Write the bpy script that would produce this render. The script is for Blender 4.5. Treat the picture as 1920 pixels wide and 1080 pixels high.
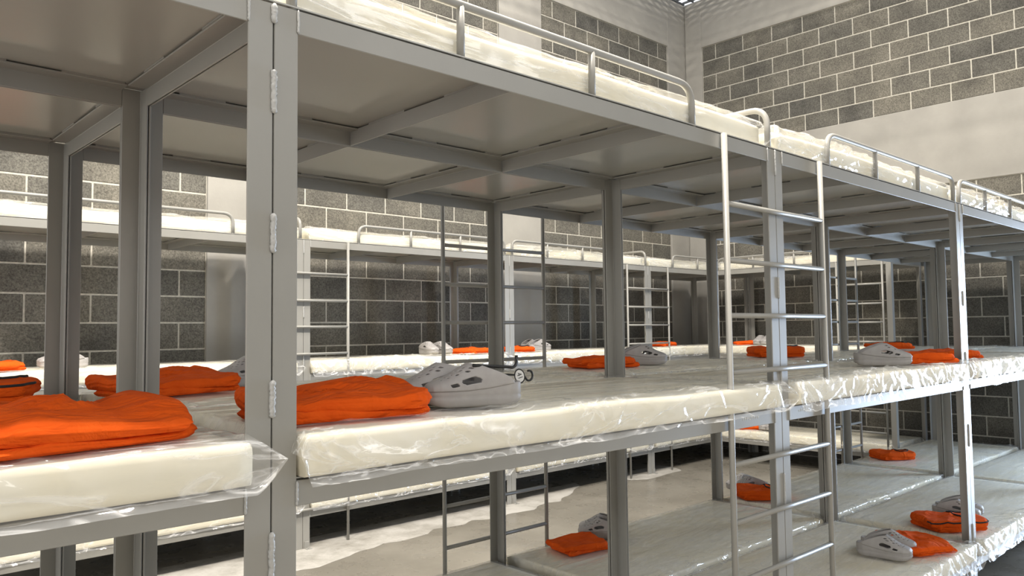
import bpy, bmesh, math, random
import numpy as np
from mathutils import Matrix, Vector

for o in list(bpy.data.objects):
    bpy.data.objects.remove(o)
SC = bpy.context.scene
COL = SC.collection

# ------------------------------------------------------------------ camera
cam_d = bpy.data.cameras.new('camera')
cam_d.sensor_width = 36.0
cam_d.lens = 1475.7 / 1920 * 36.0
cam_d.clip_start = 0.02
cam = bpy.data.objects.new('camera', cam_d)
COL.objects.link(cam)
YAW, PITCH, ROLL = 0.7494, 0.0541, 0.0113
fwd = Vector((math.sin(YAW) * math.cos(PITCH), math.cos(YAW) * math.cos(PITCH), math.sin(PITCH)))
rr = Vector((math.cos(YAW), -math.sin(YAW), 0))
uu = rr.cross(fwd)
R_ = rr * math.cos(ROLL) - uu * math.sin(ROLL)
U_ = rr * math.sin(ROLL) + uu * math.cos(ROLL)
m = Matrix((R_, U_, -fwd)).transposed().to_4x4()
m.translation = Vector((-0.714, -1.4634, 1.5122))
cam.matrix_world = m
SC.camera = cam

# ------------------------------------------------------------------ world, lights, exposure
SC.view_settings.view_transform = 'Standard'
SC.view_settings.look = 'None'
SC.view_settings.gamma = 1.0
SC.view_settings.use_curve_mapping = False
SC.view_settings.exposure = 0.22
SC.cycles.use_denoising = True
SC.cycles.max_bounces = 10
SC.cycles.diffuse_bounces = 6
SC.cycles.glossy_bounces = 4
SC.cycles.transparent_max_bounces = 24
SC.cycles.sample_clamp_indirect = 6.0
SC.cycles.caustics_reflective = False
SC.cycles.caustics_refractive = False

w = bpy.data.worlds.new('overcast_sky')
SC.world = w
w.use_nodes = True
bg = w.node_tree.nodes['Background']
bg.inputs['Color'].default_value = (0.92, 0.955, 1.0, 1)
bg.inputs['Strength'].default_value = 1.05

def area(name, loc, size, power, color, target=None, size_y=None):
    d = bpy.data.lights.new(name, 'AREA')
    d.energy = power
    d.color = color
    d.size = size
    if size_y:
        d.shape = 'RECTANGLE'
        d.size_y = size_y
    o = bpy.data.objects.new(name, d)
    COL.objects.link(o)
    o.location = loc
    if target is not None:
        dirv = Vector(target) - Vector(loc)
        o.rotation_euler = dirv.to_track_quat('-Z', 'Y').to_euler()
    return o

WARM = (1.0, 0.925, 0.82)
LAMPS = [(1.0, 0.2, 1000), (4.8, 1.6, 420), (-2.6, 0.2, 800)]
for lx, ly, pw in LAMPS:
    area('high_bay_light', (lx, ly, 7.12), 0.55, pw, WARM, (lx, ly, 0))
# daylight that comes in through the doorway in the right wall, this side of the bunks
dl = area('doorway_daylight', (8.17, -1.165, 1.12), 1.13, 240, (0.58, 0.75, 1.0), (0.0, -1.165, 1.12), 2.2)

# added fill from the left through a made-up opening, to brighten the bunk interiors
area('gateway_daylight', (-6.9, 0.6, 1.5), 5.6, 170, (1.0, 0.98, 0.95), (0.0, 0.6, 1.5), 2.6)
# added fill from behind the camera, set in made-up high windows
FILL_X = [-4.6, -2.0, 0.6, 3.2]
for wx in FILL_X:
    area('window_daylight', (wx, -3.78, 3.9), 2.2, 22, (1.0, 0.975, 0.94), (wx, 0.0, 3.2), 1.4)

# ------------------------------------------------------------------ materials
def mat(name):
    mt = bpy.data.materials.new(name)
    mt.use_nodes = True
    nt = mt.node_tree
    b = nt.nodes['Principled BSDF']
    return mt, nt, b

def N(nt, t, **kw):
    n = nt.nodes.new(t)
    for k, v in kw.items():
        if k in n.inputs:
            n.inputs[k].default_value = v
        else:
            setattr(n, k, v)
    return n

def ramp(nt, p0, c0, p1, c1):
    r = nt.nodes.new('ShaderNodeValToRGB')
    r.color_ramp.elements[0].position = p0
    r.color_ramp.elements[0].color = (*c0, 1)
    r.color_ramp.elements[1].position = p1
    r.color_ramp.elements[1].color = (*c1, 1)
    return r

def bump(nt, b, src, strength, dist):
    bp = N(nt, 'ShaderNodeBump', Strength=strength, Distance=dist)
    nt.links.new(src, bp.inputs['Height'])
    nt.links.new(bp.outputs['Normal'], b.inputs['Normal'])
    return bp

def obj_coords(nt, scale=(1, 1, 1), kind='Object'):
    tc = nt.nodes.new('ShaderNodeTexCoord')
    mp = N(nt, 'ShaderNodeMapping')
    mp.inputs['Scale'].default_value = scale
    nt.links.new(tc.outputs[kind], mp.inputs['Vector'])
    return mp.outputs['Vector']

def geo_pos(nt):
    g = nt.nodes.new('ShaderNodeNewGeometry')
    return g.outputs['Position']

M = {}
# painted steel
mt, nt, b = mat('grey_painted_steel')
n = N(nt, 'ShaderNodeTexNoise', Scale=3.0, Detail=6.0)
nt.links.new(geo_pos(nt), n.inputs['Vector'])
r = ramp(nt, 0.3, (0.278, 0.272, 0.250), 0.7, (0.305, 0.299, 0.278))
nt.links.new(n.outputs['Fac'], r.inputs['Fac'])
nt.links.new(r.outputs['Color'], b.inputs['Base Color'])
b.inputs['Roughness'].default_value = 0.36
b.inputs['Specular IOR Level'].default_value = 0.5
n2 = N(nt, 'ShaderNodeTexNoise', Scale=60.0, Detail=3.0)
nt.links.new(geo_pos(nt), n2.inputs['Vector'])
bump(nt, b, n2.outputs['Fac'], 0.06, 0.002)
M['steel'] = mt
# smooth sheet
mt, nt, b = mat('grey_painted_sheet')
n = N(nt, 'ShaderNodeTexNoise', Scale=1.6, Detail=2.0)
nt.links.new(geo_pos(nt), n.inputs['Vector'])
r = ramp(nt, 0.3, (0.355, 0.35, 0.325), 0.7, (0.39, 0.385, 0.36))
nt.links.new(n.outputs['Fac'], r.inputs['Fac'])
nt.links.new(r.outputs['Color'], b.inputs['Base Color'])
b.inputs['Roughness'].default_value = 0.24
bump(nt, b, n.outputs['Fac'], 0.15, 0.02)
M['sheet'] = mt
# weld bead
mt, nt, b = mat('painted_weld_bead')
b.inputs['Base Color'].default_value = (0.42, 0.42, 0.41, 1)
b.inputs['Roughness'].default_value = 0.25
n = N(nt, 'ShaderNodeTexNoise', Scale=180.0, Detail=2.0)
nt.links.new(geo_pos(nt), n.inputs['Vector'])
bump(nt, b, n.outputs['Fac'], 0.5, 0.003)
M['weld'] = mt
# foam
mt, nt, b = mat('cream_foam')
n = N(nt, 'ShaderNodeTexNoise', Scale=4.0, Detail=3.0)
nt.links.new(geo_pos(nt), n.inputs['Vector'])
r = ramp(nt, 0.3, (0.85, 0.79, 0.615), 0.7, (0.88, 0.85, 0.745))
nt.links.new(n.outputs['Fac'], r.inputs['Fac'])
nt.links.new(r.outputs['Color'], b.inputs['Base Color'])
b.inputs['Roughness'].default_value = 0.9
M['foam'] = mt
# clear film
def film_mat(name, milk, bumpk, scale, rough, streak, cell=0.5, refl=0.42):
    mt = bpy.data.materials.new(name)
    mt.use_nodes = True
    nt = mt.node_tree
    nt.nodes.clear()
    out = nt.nodes.new('ShaderNodeOutputMaterial')
    tr = N(nt, 'ShaderNodeBsdfTransparent')
    tr.inputs['Color'].default_value = (0.985, 0.985, 0.98, 1)
    gl = N(nt, 'ShaderNodeBsdfGlossy', Roughness=rough)
    gl.inputs['Color'].default_value = (1, 1, 1, 1)
    df = N(nt, 'ShaderNodeBsdfDiffuse')
    df.inputs['Color'].default_value = (0.95, 0.95, 0.95, 1)
    v = obj_coords(nt, scale)
    n1 = N(nt, 'ShaderNodeTexNoise', Scale=9.0, Detail=4.0, Roughness=0.55, Distortion=0.6)
    nt.links.new(v, n1.inputs['Vector'])
    vo = N(nt, 'ShaderNodeTexVoronoi', Scale=14.0)
    vo.feature = 'DISTANCE_TO_EDGE'
    nt.links.new(v, vo.inputs['Vector'])
    ad = N(nt, 'ShaderNodeMath', operation='MULTIPLY_ADD')
    nt.links.new(vo.outputs['Distance'], ad.inputs[0])
    ad.inputs[1].default_value = cell
    nt.links.new(n1.outputs['Fac'], ad.inputs[2])
    bp = N(nt, 'ShaderNodeBump', Strength=bumpk, Distance=0.012)
    nt.links.new(ad.outputs['Value'], bp.inputs['Height'])
    nt.links.new(bp.outputs['Normal'], gl.inputs['Normal'])
    lw = N(nt, 'ShaderNodeLayerWeight', Blend=0.5)
    nt.links.new(bp.outputs['Normal'], lw.inputs['Normal'])
    pw = N(nt, 'ShaderNodeMath', operation='POWER')
    nt.links.new(lw.outputs['Facing'], pw.inputs[0])
    pw.inputs[1].default_value = 5.0
    fm = N(nt, 'ShaderNodeMath', operation='MULTIPLY_ADD')
    nt.links.new(pw.outputs['Value'], fm.inputs[0])
    fm.inputs[1].default_value = refl
    fm.inputs[2].default_value = 0.075
    fm.use_clamp = True
    n3 = N(nt, 'ShaderNodeTexNoise', Scale=3.2, Detail=3.0, Roughness=0.6, Distortion=1.6)
    nt.links.new(v, n3.inputs['Vector'])
    rp = nt.nodes.new('ShaderNodeValToRGB')
    rp.color_ramp.elements[0].position = 0.40
    rp.color_ramp.elements[0].color = (milk, milk, milk, 1)
    rp.color_ramp.elements[1].position = 0.62
    rp.color_ramp.elements[1].color = (milk, milk, milk, 1)
    for p_, c_ in ((0.47, milk * 1.4), (0.50, milk + streak), (0.53, milk * 1.4)):
        e_ = rp.color_ramp.elements.new(p_)
        e_.color = (c_, c_, c_, 1)
    nt.links.new(n3.outputs['Fac'], rp.inputs['Fac'])
    mx0 = nt.nodes.new('ShaderNodeMixShader')
    nt.links.new(rp.outputs['Color'], mx0.inputs['Fac'])
    nt.links.new(tr.outputs[0], mx0.inputs[1])
    nt.links.new(df.outputs[0], mx0.inputs[2])
    mx = nt.nodes.new('ShaderNodeMixShader')
    nt.links.new(fm.outputs['Value'], mx.inputs['Fac'])
    nt.links.new(mx0.outputs[0], mx.inputs[1])
    nt.links.new(gl.outputs[0], mx.inputs[2])
    nt.links.new(mx.outputs[0], out.inputs['Surface'])
    return mt
M['film'] = film_mat('clear_plastic_film', 0.07, 0.20, (0.7, 2.2, 2.2), 0.07, 0.30)
M['film_top'] = film_mat('clear_plastic_film_smooth', 0.10, 0.20, (0.45, 2.6, 1.0), 0.10, 0.18, 0.0, 0.26)
M['film_long'] = film_mat('stretched_plastic_film', 0.08, 0.22, (0.28, 2.6, 2.6), 0.09, 0.26, 0.0)
M['film_crisp'] = film_mat('crumpled_plastic_film', 0.12, 0.20, (1.2, 1.6, 1.6), 0.10, 0.35)
# cloths
mt, nt, b = mat('orange_cotton')
n = N(nt, 'ShaderNodeTexNoise', Scale=14.0, Detail=4.0)
nt.links.new(obj_coords(nt), n.inputs['Vector'])
r = ramp(nt, 0.3, (0.66, 0.080, 0.006), 0.7, (0.76, 0.105, 0.009))
nt.links.new(n.outputs['Fac'], r.inputs['Fac'])
nt.links.new(r.outputs['Color'], b.inputs['Base Color'])
b.inputs['Roughness'].default_value = 0.9
b.inputs['Specular IOR Level'].default_value = 0.12
n2 = N(nt, 'ShaderNodeTexNoise', Scale=10.0, Detail=4.0, Distortion=1.4)
nt.links.new(obj_coords(nt, (1, 2.2, 1)), n2.inputs['Vector'])
bump(nt, b, n2.outputs['Fac'], 0.75, 0.022)
M['orange'] = mt
mt, nt, b = mat('black_rib_trim')
b.inputs['Base Color'].default_value = (0.012, 0.012, 0.014, 1)
b.inputs['Roughness'].default_value = 0.8
wv = N(nt, 'ShaderNodeTexNoise', Scale=300.0)
nt.links.new(obj_coords(nt), wv.inputs['Vector'])
bump(nt, b, wv.outputs['Fac'], 0.3, 0.001)
M['black_cloth'] = mt
mt, nt, b = mat('grey_foam_rubber')
b.inputs['Roughness'].default_value = 0.55
n = N(nt, 'ShaderNodeTexNoise', Scale=40.0, Detail=3.0)
nt.links.new(obj_coords(nt), n.inputs['Vector'])
r = ramp(nt, 0.3, (0.34, 0.325, 0.32), 0.7, (0.375, 0.36, 0.352))
nt.links.new(n.outputs['Fac'], r.inputs['Fac'])
nt.links.new(r.outputs['Color'], b.inputs['Base Color'])
bump(nt, b, n.outputs['Fac'], 0.05, 0.001)
M['clog'] = mt
mt, nt, b = mat('black_plastic')
b.inputs['Base Color'].default_value = (0.008, 0.008, 0.009, 1)
b.inputs['Roughness'].default_value = 0.3
n = N(nt, 'ShaderNodeTexNoise', Scale=200.0)
bump(nt, b, n.outputs['Fac'], 0.05, 0.001)
M['black_plastic'] = mt
mt, nt, b = mat('white_plastic')
b.inputs['Base Color'].default_value = (0.8, 0.8, 0.79, 1)
b.inputs['Roughness'].default_value = 0.4
n = N(nt, 'ShaderNodeTexNoise', Scale=200.0)
bump(nt, b, n.outputs['Fac'], 0.03, 0.001)
M['white_plastic'] = mt
mt, nt, b = mat('white_chalk_mark')
b.inputs['Base Color'].default_value = (0.75, 0.75, 0.74, 1)
b.inputs['Roughness'].default_value = 0.8
M['chalk'] = mt
# concrete block
mt, nt, b = mat('grey_concrete_block')
oi = nt.nodes.new('ShaderNodeObjectInfo')
P = geo_pos(nt)
n1 = N(nt, 'ShaderNodeTexNoise', Scale=95.0, Detail=3.0, Roughness=0.7)
n2 = N(nt, 'ShaderNodeTexNoise', Scale=3.2, Detail=5.0, Roughness=0.6)
nt.links.new(P, n1.inputs['Vector'])
nt.links.new(P, n2.inputs['Vector'])
r1 = ramp(nt, 0.30, (0.078, 0.075, 0.067), 0.72, (0.245, 0.236, 0.214))
nt.links.new(n1.outputs['Fac'], r1.inputs['Fac'])
r2 = ramp(nt, 0.32, (0.72, 0.72, 0.72), 0.75, (1.25, 1.24, 1.2))
nt.links.new(n2.outputs['Fac'], r2.inputs['Fac'])
mm = N(nt, 'ShaderNodeMixRGB', blend_type='MULTIPLY')
mm.inputs['Fac'].default_value = 1.0
nt.links.new(r1.outputs['Color'], mm.inputs['Color1'])
nt.links.new(r2.outputs['Color'], mm.inputs['Color2'])
r3 = ramp(nt, 0.0, (0.74, 0.75, 0.77), 1.0, (1.12, 1.10, 1.06))
nt.links.new(oi.outputs['Random'], r3.inputs['Fac'])
m3 = N(nt, 'ShaderNodeMixRGB', blend_type='MULTIPLY')
m3.inputs['Fac'].default_value = 1.0
nt.links.new(mm.outputs['Color'], m3.inputs['Color1'])
nt.links.new(r3.outputs['Color'], m3.inputs['Color2'])
nt.links.new(m3.outputs['Color'], b.inputs['Base Color'])
b.inputs['Roughness'].default_value = 0.92
b.inputs['Specular IOR Level'].default_value = 0.2
bump(nt, b, n1.outputs['Fac'], 0.7, 0.008)
M['block'] = mt
# mortar
mt, nt, b = mat('pale_mortar')
P = geo_pos(nt)
n1 = N(nt, 'ShaderNodeTexNoise', Scale=40.0, Detail=4.0)
nt.links.new(P, n1.inputs['Vector'])
r1 = ramp(nt, 0.3, (0.40, 0.385, 0.345), 0.7, (0.58, 0.555, 0.49))
nt.links.new(n1.outputs['Fac'], r1.inputs['Fac'])
nt.links.new(r1.outputs['Color'], b.inputs['Base Color'])
b.inputs['Roughness'].default_value = 0.95
bump(nt, b, n1.outputs['Fac'], 0.4, 0.006)
M['mortar'] = mt
# smooth concrete
mt, nt, b = mat('smooth_cast_concrete')
P = geo_pos(nt)
n1 = N(nt, 'ShaderNodeTexNoise', Scale=1.1, Detail=7.0, Roughness=0.62)
nt.links.new(P, n1.inputs['Vector'])
r1 = ramp(nt, 0.3, (0.285, 0.275, 0.255), 0.72, (0.385, 0.372, 0.345))
nt.links.new(n1.outputs['Fac'], r1.inputs['Fac'])
nt.links.new(r1.outputs['Color'], b.inputs['Base Color'])
b.inputs['Roughness'].default_value = 0.8
n2 = N(nt, 'ShaderNodeTexNoise', Scale=30.0, Detail=4.0)
nt.links.new(P, n2.inputs['Vector'])
bump(nt, b, n2.outputs['Fac'], 0.15, 0.005)
M['concrete'] = mt
# floor
mt, nt, b = mat('polished_concrete_floor')
P = geo_pos(nt)
n1 = N(nt, 'ShaderNodeTexNoise', Scale=1.3, Detail=5.0, Roughness=0.5)
nt.links.new(P, n1.inputs['Vector'])
r1 = ramp(nt, 0.32, (0.165, 0.152, 0.128), 0.70, (0.245, 0.228, 0.195))
nt.links.new(n1.outputs['Fac'], r1.inputs['Fac'])
nt.links.new(r1.outputs['Color'], b.inputs['Base Color'])
b.inputs['Roughness'].default_value = 0.28
n2 = N(nt, 'ShaderNodeTexNoise', Scale=6.0, Detail=6.0)
nt.links.new(P, n2.inputs['Vector'])
r2 = ramp(nt, 0.3, (0.2, 0.2, 0.2), 0.7, (0.42, 0.42, 0.42))
nt.links.new(n2.outputs['Fac'], r2.inputs['Fac'])
nt.links.new(r2.outputs['Color'], b.inputs['Roughness'])
bump(nt, b, n2.outputs['Fac'], 0.04, 0.004)
M['floor'] = mt
# white overspray on the floor
mt, nt, b = mat('white_floor_overspray')
P = geo_pos(nt)
n1 = N(nt, 'ShaderNodeTexNoise', Scale=3.0, Detail=9.0, Roughness=0.75)
nt.links.new(P, n1.inputs['Vector'])
r1 = ramp(nt, 0.33, (0.24, 0.225, 0.195), 0.58, (0.47, 0.455, 0.425))
nt.links.new(n1.outputs['Fac'], r1.inputs['Fac'])
nt.links.new(r1.outputs['Color'], b.inputs['Base Color'])
b.inputs['Roughness'].default_value = 0.5
M['overspray'] = mt
mt, nt, b = mat('dark_grating_steel')
b.inputs['Base Color'].default_value = (0.05, 0.055, 0.06, 1)
b.inputs['Roughness'].default_value = 0.5
n = N(nt, 'ShaderNodeTexNoise', Scale=80.0)
bump(nt, b, n.outputs['Fac'], 0.1, 0.001)
M['grating'] = mt
mt, nt, b = mat('lamp_glow')
b.inputs['Base Color'].default_value = (0.9, 0.85, 0.75, 1)
b.inputs['Emission Color'].default_value = (*WARM, 1)
b.inputs['Emission Strength'].default_value = 6.0
M['glow'] = mt

# ------------------------------------------------------------------ helpers
def link(name, me, parent=None, m=None, loc=None, rot=None):
    o = bpy.data.objects.new(name, me)
    COL.objects.link(o)
    if m is not None and me is not None and not me.materials:
        me.materials.append(M[m])
    if parent is not None:
        o.parent = parent
    if loc is not None:
        o.location = loc
    if rot is not None:
        o.rotation_euler = rot
    return o

def thing(name, label, cat, loc=(0, 0, 0), rz=0.0, group=None):
    o = bpy.data.objects.new(name, None)
    o.empty_display_size = 0.1
    COL.objects.link(o)
    o.location = loc
    o.rotation_euler = (0, 0, rz)
    o['label'] = label
    o['category'] = cat
    if group:
        o['group'] = group
    return o

def me_from(name, verts, faces, smooth=False, m=None):
    me = bpy.data.meshes.new(name)
    me.from_pydata([tuple(v) for v in verts], [], [tuple(f) for f in faces])
    me.update()
    if smooth:
        me.polygons.foreach_set('use_smooth', [True] * len(me.polygons))
    if m:
        me.materials.append(M[m])
    return me

def box_geo(x0, y0, z0, x1, y1, z1, off=0):
    v = [(x0, y0, z0), (x1, y0, z0), (x1, y1, z0), (x0, y1, z0), (x0, y0, z1), (x1, y0, z1), (x1, y1, z1), (x0, y1, z1)]
    f = [(0, 3, 2, 1), (4, 5, 6, 7), (0, 1, 5, 4), (1, 2, 6, 5), (2, 3, 7, 6), (3, 0, 4, 7)]
    return v, [tuple(i + off for i in q) for q in f]

def boxes_me(name, boxes, m, bev=0.0):
    V, F = [], []
    for bxx in boxes:
        v, f = box_geo(*bxx, off=len(V))
        V += v
        F += f
    me = me_from(name, V, F, m=m)
    if bev:
        bevel_me(me, bev)
    return me

def bevel_me(me, wd, seg=1):
    bm = bmesh.new()
    bm.from_mesh(me)
    bmesh.ops.bevel(bm, geom=list(bm.edges), offset=wd, segments=seg, profile=0.7, affect='EDGES', clamp_overlap=True)
    bm.to_mesh(me)
    bm.free()

def prism_me(name, poly, axis, a0, a1, m, bev=0.0012):
    """extrude a 2-D polygon along an axis; poly gives the two other coordinates in cyclic order"""
    n = len(poly)
    def P3(p, a):
        if axis == 'x':
            return (a, p[0], p[1])
        if axis == 'y':
            return (p[0], a, p[1])
        return (p[0], p[1], a)
    V = [P3(p, a0) for p in poly] + [P3(p, a1) for p in poly]
    F = [tuple(range(n)), tuple(range(2 * n - 1, n - 1, -1))]
    F += [(i, i + n, (i + 1) % n + n, (i + 1) % n) for i in range(n)]
    me = me_from(name, V, F, m=m)
    bm = bmesh.new()
    bm.from_mesh(me)
    bmesh.ops.recalc_face_normals(bm, faces=bm.faces)
    if bev:
        bmesh.ops.bevel(bm, geom=list(bm.edges), offset=bev, segments=1, affect='EDGES', clamp_overlap=True)
    bm.to_mesh(me)
    bm.free()
    return me

def tube_me(name, pts, r, m, seg=10, cap=True, flat=None):
    pts = [Vector(p) for p in pts]
    V, F = [], []
    n = len(pts)
    prev = None
    for i, p in enumerate(pts):
        t = (pts[min(i + 1, n - 1)] - pts[max(i - 1, 0)]).normalized()
        if prev is None:
            a = Vector((0, 0, 1)) if abs(t.z) < 0.9 else Vector((1, 0, 0))
            nrm = t.cross(a).normalized()
        else:
            nrm = (prev - t * prev.dot(t)).normalized()
        prev = nrm
        bn = t.cross(nrm)
        rad = r[i] if hasattr(r, '__len__') else r
        for k in range(seg):
            an = 2 * math.pi * k / seg
            V.append(p + nrm * (rad * math.cos(an)) + bn * (rad * math.sin(an) * (flat or 1)))
    for i in range(n - 1):
        for k in range(seg):
            a = i * seg + k
            b2 = i * seg + (k + 1) % seg
            F.append((a, b2, b2 + seg, a + seg))
    if cap:
        F.append(tuple(range(seg - 1, -1, -1)))
        F.append(tuple(range((n - 1) * seg, n * seg)))
    return me_from(name, V, F, smooth=True, m=m)

def grid_faces(nu, nv, off=0, flip=False):
    F = []
    for i in range(nu - 1):
        for j in range(nv - 1):
            a = off + i * nv + j
            q = (a, a + 1, a + nv + 1, a + nv)
            F.append(q[::-1] if flip else q)
    return F

def vnoise(x, y, seed):
    """smooth 2-D value noise in [-1, 1] (numpy arrays)"""
    rs = np.random.RandomState(seed)
    T = rs.uniform(-1, 1, (64, 64))
    xi = np.floor(x).astype(int)
    yi = np.floor(y).astype(int)
    fx = x - xi
    fy = y - yi
    fx = fx * fx * (3 - 2 * fx)
    fy = fy * fy * (3 - 2 * fy)
    g = lambda a, b2: T[a % 64, b2 % 64]
    return (g(xi, yi) * (1 - fx) + g(xi + 1, yi) * fx) * (1 - fy) + (g(xi, yi + 1) * (1 - fx) + g(xi + 1, yi + 1) * fx) * fy

# ------------------------------------------------------------------ setting: floor, walls, ceiling grating
XR, YB, XL, YF, ZC = 8.2, 4.62, -7.0, -3.8, 5.9
ZW = 8.6       # the left and front walls go on above the grating up to the roof girders
fl = link('floor', boxes_me('floor', [(XL - 3.0, YF, -0.12, XR + 3.0, YB, 0.0)], 'floor'))
fl['kind'] = 'structure'
# band of white overspray in front of the wall-side bunks (ragged outline, a skin of paint)
rs = np.random.RandomState(4)
def overspray(x0, x1, edge):
    xs = np.linspace(x0, x1, 120)
    V = []
    for x in xs:
        k = math.sqrt(max(0.0, 1 - (abs(2 * (x - x0) / (x1 - x0) - 1)) ** 6))
        e = edge(x) + 0.09 * vnoise(np.array([x * 2.3]), np.array([0.5]), 8)[0] + 0.07 * vnoise(np.array([x * 8.0]), np.array([3.5]), 9)[0]
        V += [(x, 3.90 - (3.90 - e) * k, 0.0012), (x, 3.90, 0.0012)]
    F = [(2 * i, 2 * i + 2, 2 * i + 3, 2 * i + 1) for i in range(len(xs) - 1)]
    link('overspray_band', me_from('overspray_band', V, F, m='overspray'), fl)
overspray(-1.5, 5.1, lambda x: float(np.interp(x, [1.7, 2.2, 2.6, 3.8, 4.7, 5.0], [3.22, 3.25, 3.38, 3.37, 3.46, 3.6])))
overspray(5.5, 6.5, lambda x: 3.5)

BLK_H = 0.2
def block_mesh(wd):
    me = boxes_me('concrete_block', [(-wd / 2 + 0.0065, -0.0045, -BLK_H / 2 + 0.0065, wd / 2 - 0.0065, 0.02, BLK_H / 2 - 0.0065)], 'block')
    bevel_me(me, 0.0035)
    return me
_blk = {}
def blk(wd):
    k = round(wd, 3)
    if k not in _blk:
        _blk[k] = block_mesh(k)
    return _blk[k]

def panel(parent, a0, a1, z0, z1, place, single):
    """running-bond panel; place(a, z) gives location and rotation; single(z) says if pieces are separate"""
    n = max(1, round((a1 - a0) / 0.4))
    bw = (a1 - a0) / n
    rest = []
    rows = round((z1 - z0) / BLK_H)
    for r_ in range(rows):
        zc = z0 + (r_ + 0.5) * BLK_H
        odd = (round((z0 + r_ * BLK_H) / BLK_H)) % 2
        edges = [a0] + ([a0 + bw / 2] if odd else [])
        while edges[-1] < a1 - bw * 0.51:
            edges.append(edges[-1] + bw)
        if edges[-1] < a1 - 1e-4:
            edges.append(a1)
        for e0, e1 in zip(edges[:-1], edges[1:]):
            if single(zc):
                loc, rot = place((e0 + e1) / 2, zc)
                loc = Vector(loc)
                link('concrete_block', blk(e1 - e0), parent, loc=loc, rot=rot)
            else:
                rest.append(((e0 + e1) / 2, zc, e1 - e0))
    return rest

def stuff_blocks(parent, items, place):
    V, F = [], []
    for a, z, wd in items:
        loc, rot = place(a, z)
        v, f = box_geo(-wd / 2 + 0.0065, -0.0045, -0.0935, wd / 2 - 0.0065, 0.02, 0.0935, off=len(V))
        c, s = math.cos(rot[2]), math.sin(rot[2])
        V += [(loc[0] + x * c - y * s, loc[1] + x * s + y * c, loc[2] + z2) for x, y, z2 in v]
        F += f
    o = link('concrete_blocks', me_from('concrete_blocks', V, F, m='block'), parent)
    o['kind'] = 'stuff'

# back wall (behind the wall-side bunks); the mortar plane is the wall's own face
wb = link('wall_back', boxes_me('wall_back', [(XL, YB, 0, XR + 0.3, YB + 0.25, ZC)], 'mortar'))
wb['kind'] = 'structure'
def place_b(a, z):
    return (a, YB, z), (0, 0, 0)
COLS = [(1.70, 2.34), (4.78, 5.42), (7.79, XR)]
cboxes = [(XL, -0.74)] + COLS
for c0, c1 in cboxes:
    link('concrete_column', boxes_me('concrete_column', [(c0, YB - 0.022, 0, c1, YB + 0.05, ZC)], 'concrete', 0.004), wb)
rest = []
for p0, p1 in [(-0.74, 1.70), (2.34, 4.78), (5.42, 7.79)]:
    link('concrete_beam', boxes_me('concrete_beam', [(p0, YB - 0.02, 3.0, p1, YB + 0.05, 3.85)], 'concrete', 0.004), wb)
    link('concrete_beam', boxes_me('concrete_beam', [(p0, YB - 0.02, 5.25, p1, YB + 0.05, ZC)], 'concrete', 0.004), wb)
    rest += panel(wb, p0, p1, 0.0, 3.0, place_b, lambda z: z > 1.0)
    rest += panel(wb, p0, p1, 3.85, 5.25, place_b, lambda z: p0 > 2)
stuff_blocks(wb, rest, place_b)
# right wall
wr = link('wall_right', boxes_me('wall_right', [(XR, YF, 0, XR + 0.25, -1.75, ZC), (XR, -1.75, 2.24, XR + 0.25, -0.58, ZC), (XR, -0.58, 0, XR + 0.25, YB, ZC)], 'mortar'))
wr['kind'] = 'structure'
def place_r(a, z):
    return (XR, a, z), (0, 0, -math.pi / 2)
YP0, YP1 = -0.065, 4.335
for c0, c1, cz in [(4.335, YB - 0.03, 0), (-0.58, YP0, 0), (-1.75, -0.58, 2.24), (YF, -1.75, 0)]:
    link('concrete_column', boxes_me('concrete_column', [(XR - 0.022, c0, cz, XR + 0.05, c1, ZC)], 'concrete', 0.004), wr)
link('concrete_beam', boxes_me('concrete_beam', [(XR - 0.02, YP0, 3.0, XR + 0.05, YP1, 3.85)], 'concrete', 0.004), wr)
link('concrete_beam', boxes_me('concrete_beam', [(XR - 0.02, YP0, 5.25, XR + 0.05, YP1, ZC)], 'concrete', 0.004), wr)
rest = panel(wr, YP0, YP1, 0.0, 3.0, place_r, lambda z: z > 0.3)
rest += panel(wr, YP0, YP1, 3.85, 5.25, place_r, lambda z: True)
stuff_blocks(wr, rest, place_r)
# the two walls behind the camera; their openings are added for the fill lights
wl = link('wall_left', boxes_me('wall_left', [(XL - 0.25, YF, 0, XL, -2.25, ZW), (XL - 0.25, -2.25, 2.85, XL, 3.45, ZW), (XL - 0.25, 3.45, 0, XL, YB, ZW)], 'concrete'))
wl['kind'] = 'structure'
wfb = [(XL, YF - 0.25, 0, XR, YF, 3.2), (XL, YF - 0.25, 4.6, XR, YF, ZW)]
edges_ = [XL] + [e_ for wx in FILL_X for e_ in (wx - 1.1, wx + 1.1)] + [XR]
wfb += [(edges_[i], YF - 0.25, 3.2, edges_[i + 1], YF, 4.6) for i in range(0, len(edges_), 2)]
wf = link('wall_front', boxes_me('wall_front', wfb, 'concrete'))
wf['kind'] = 'structure'
added_win_me = boxes_me('window_frame', [(-1.1, -0.2, 0, 1.1, -0.14, 0.05), (-1.1, -0.2, 1.35, 1.1, -0.14, 1.4), (-1.1, -0.2, 0.05, -1.05, -0.14, 1.35), (1.05, -0.2, 0.05, 1.1, -0.14, 1.35), (-0.02, -0.2, 0.05, 0.02, -0.14, 1.35)], 'steel')
for wi, wx in enumerate(FILL_X):  # unseen windows, put in to frame the added fill
    wo = link('window_%d' % (wi + 1), added_win_me, loc=(wx, YF, 3.2))
    wo['kind'] = 'structure'
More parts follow.
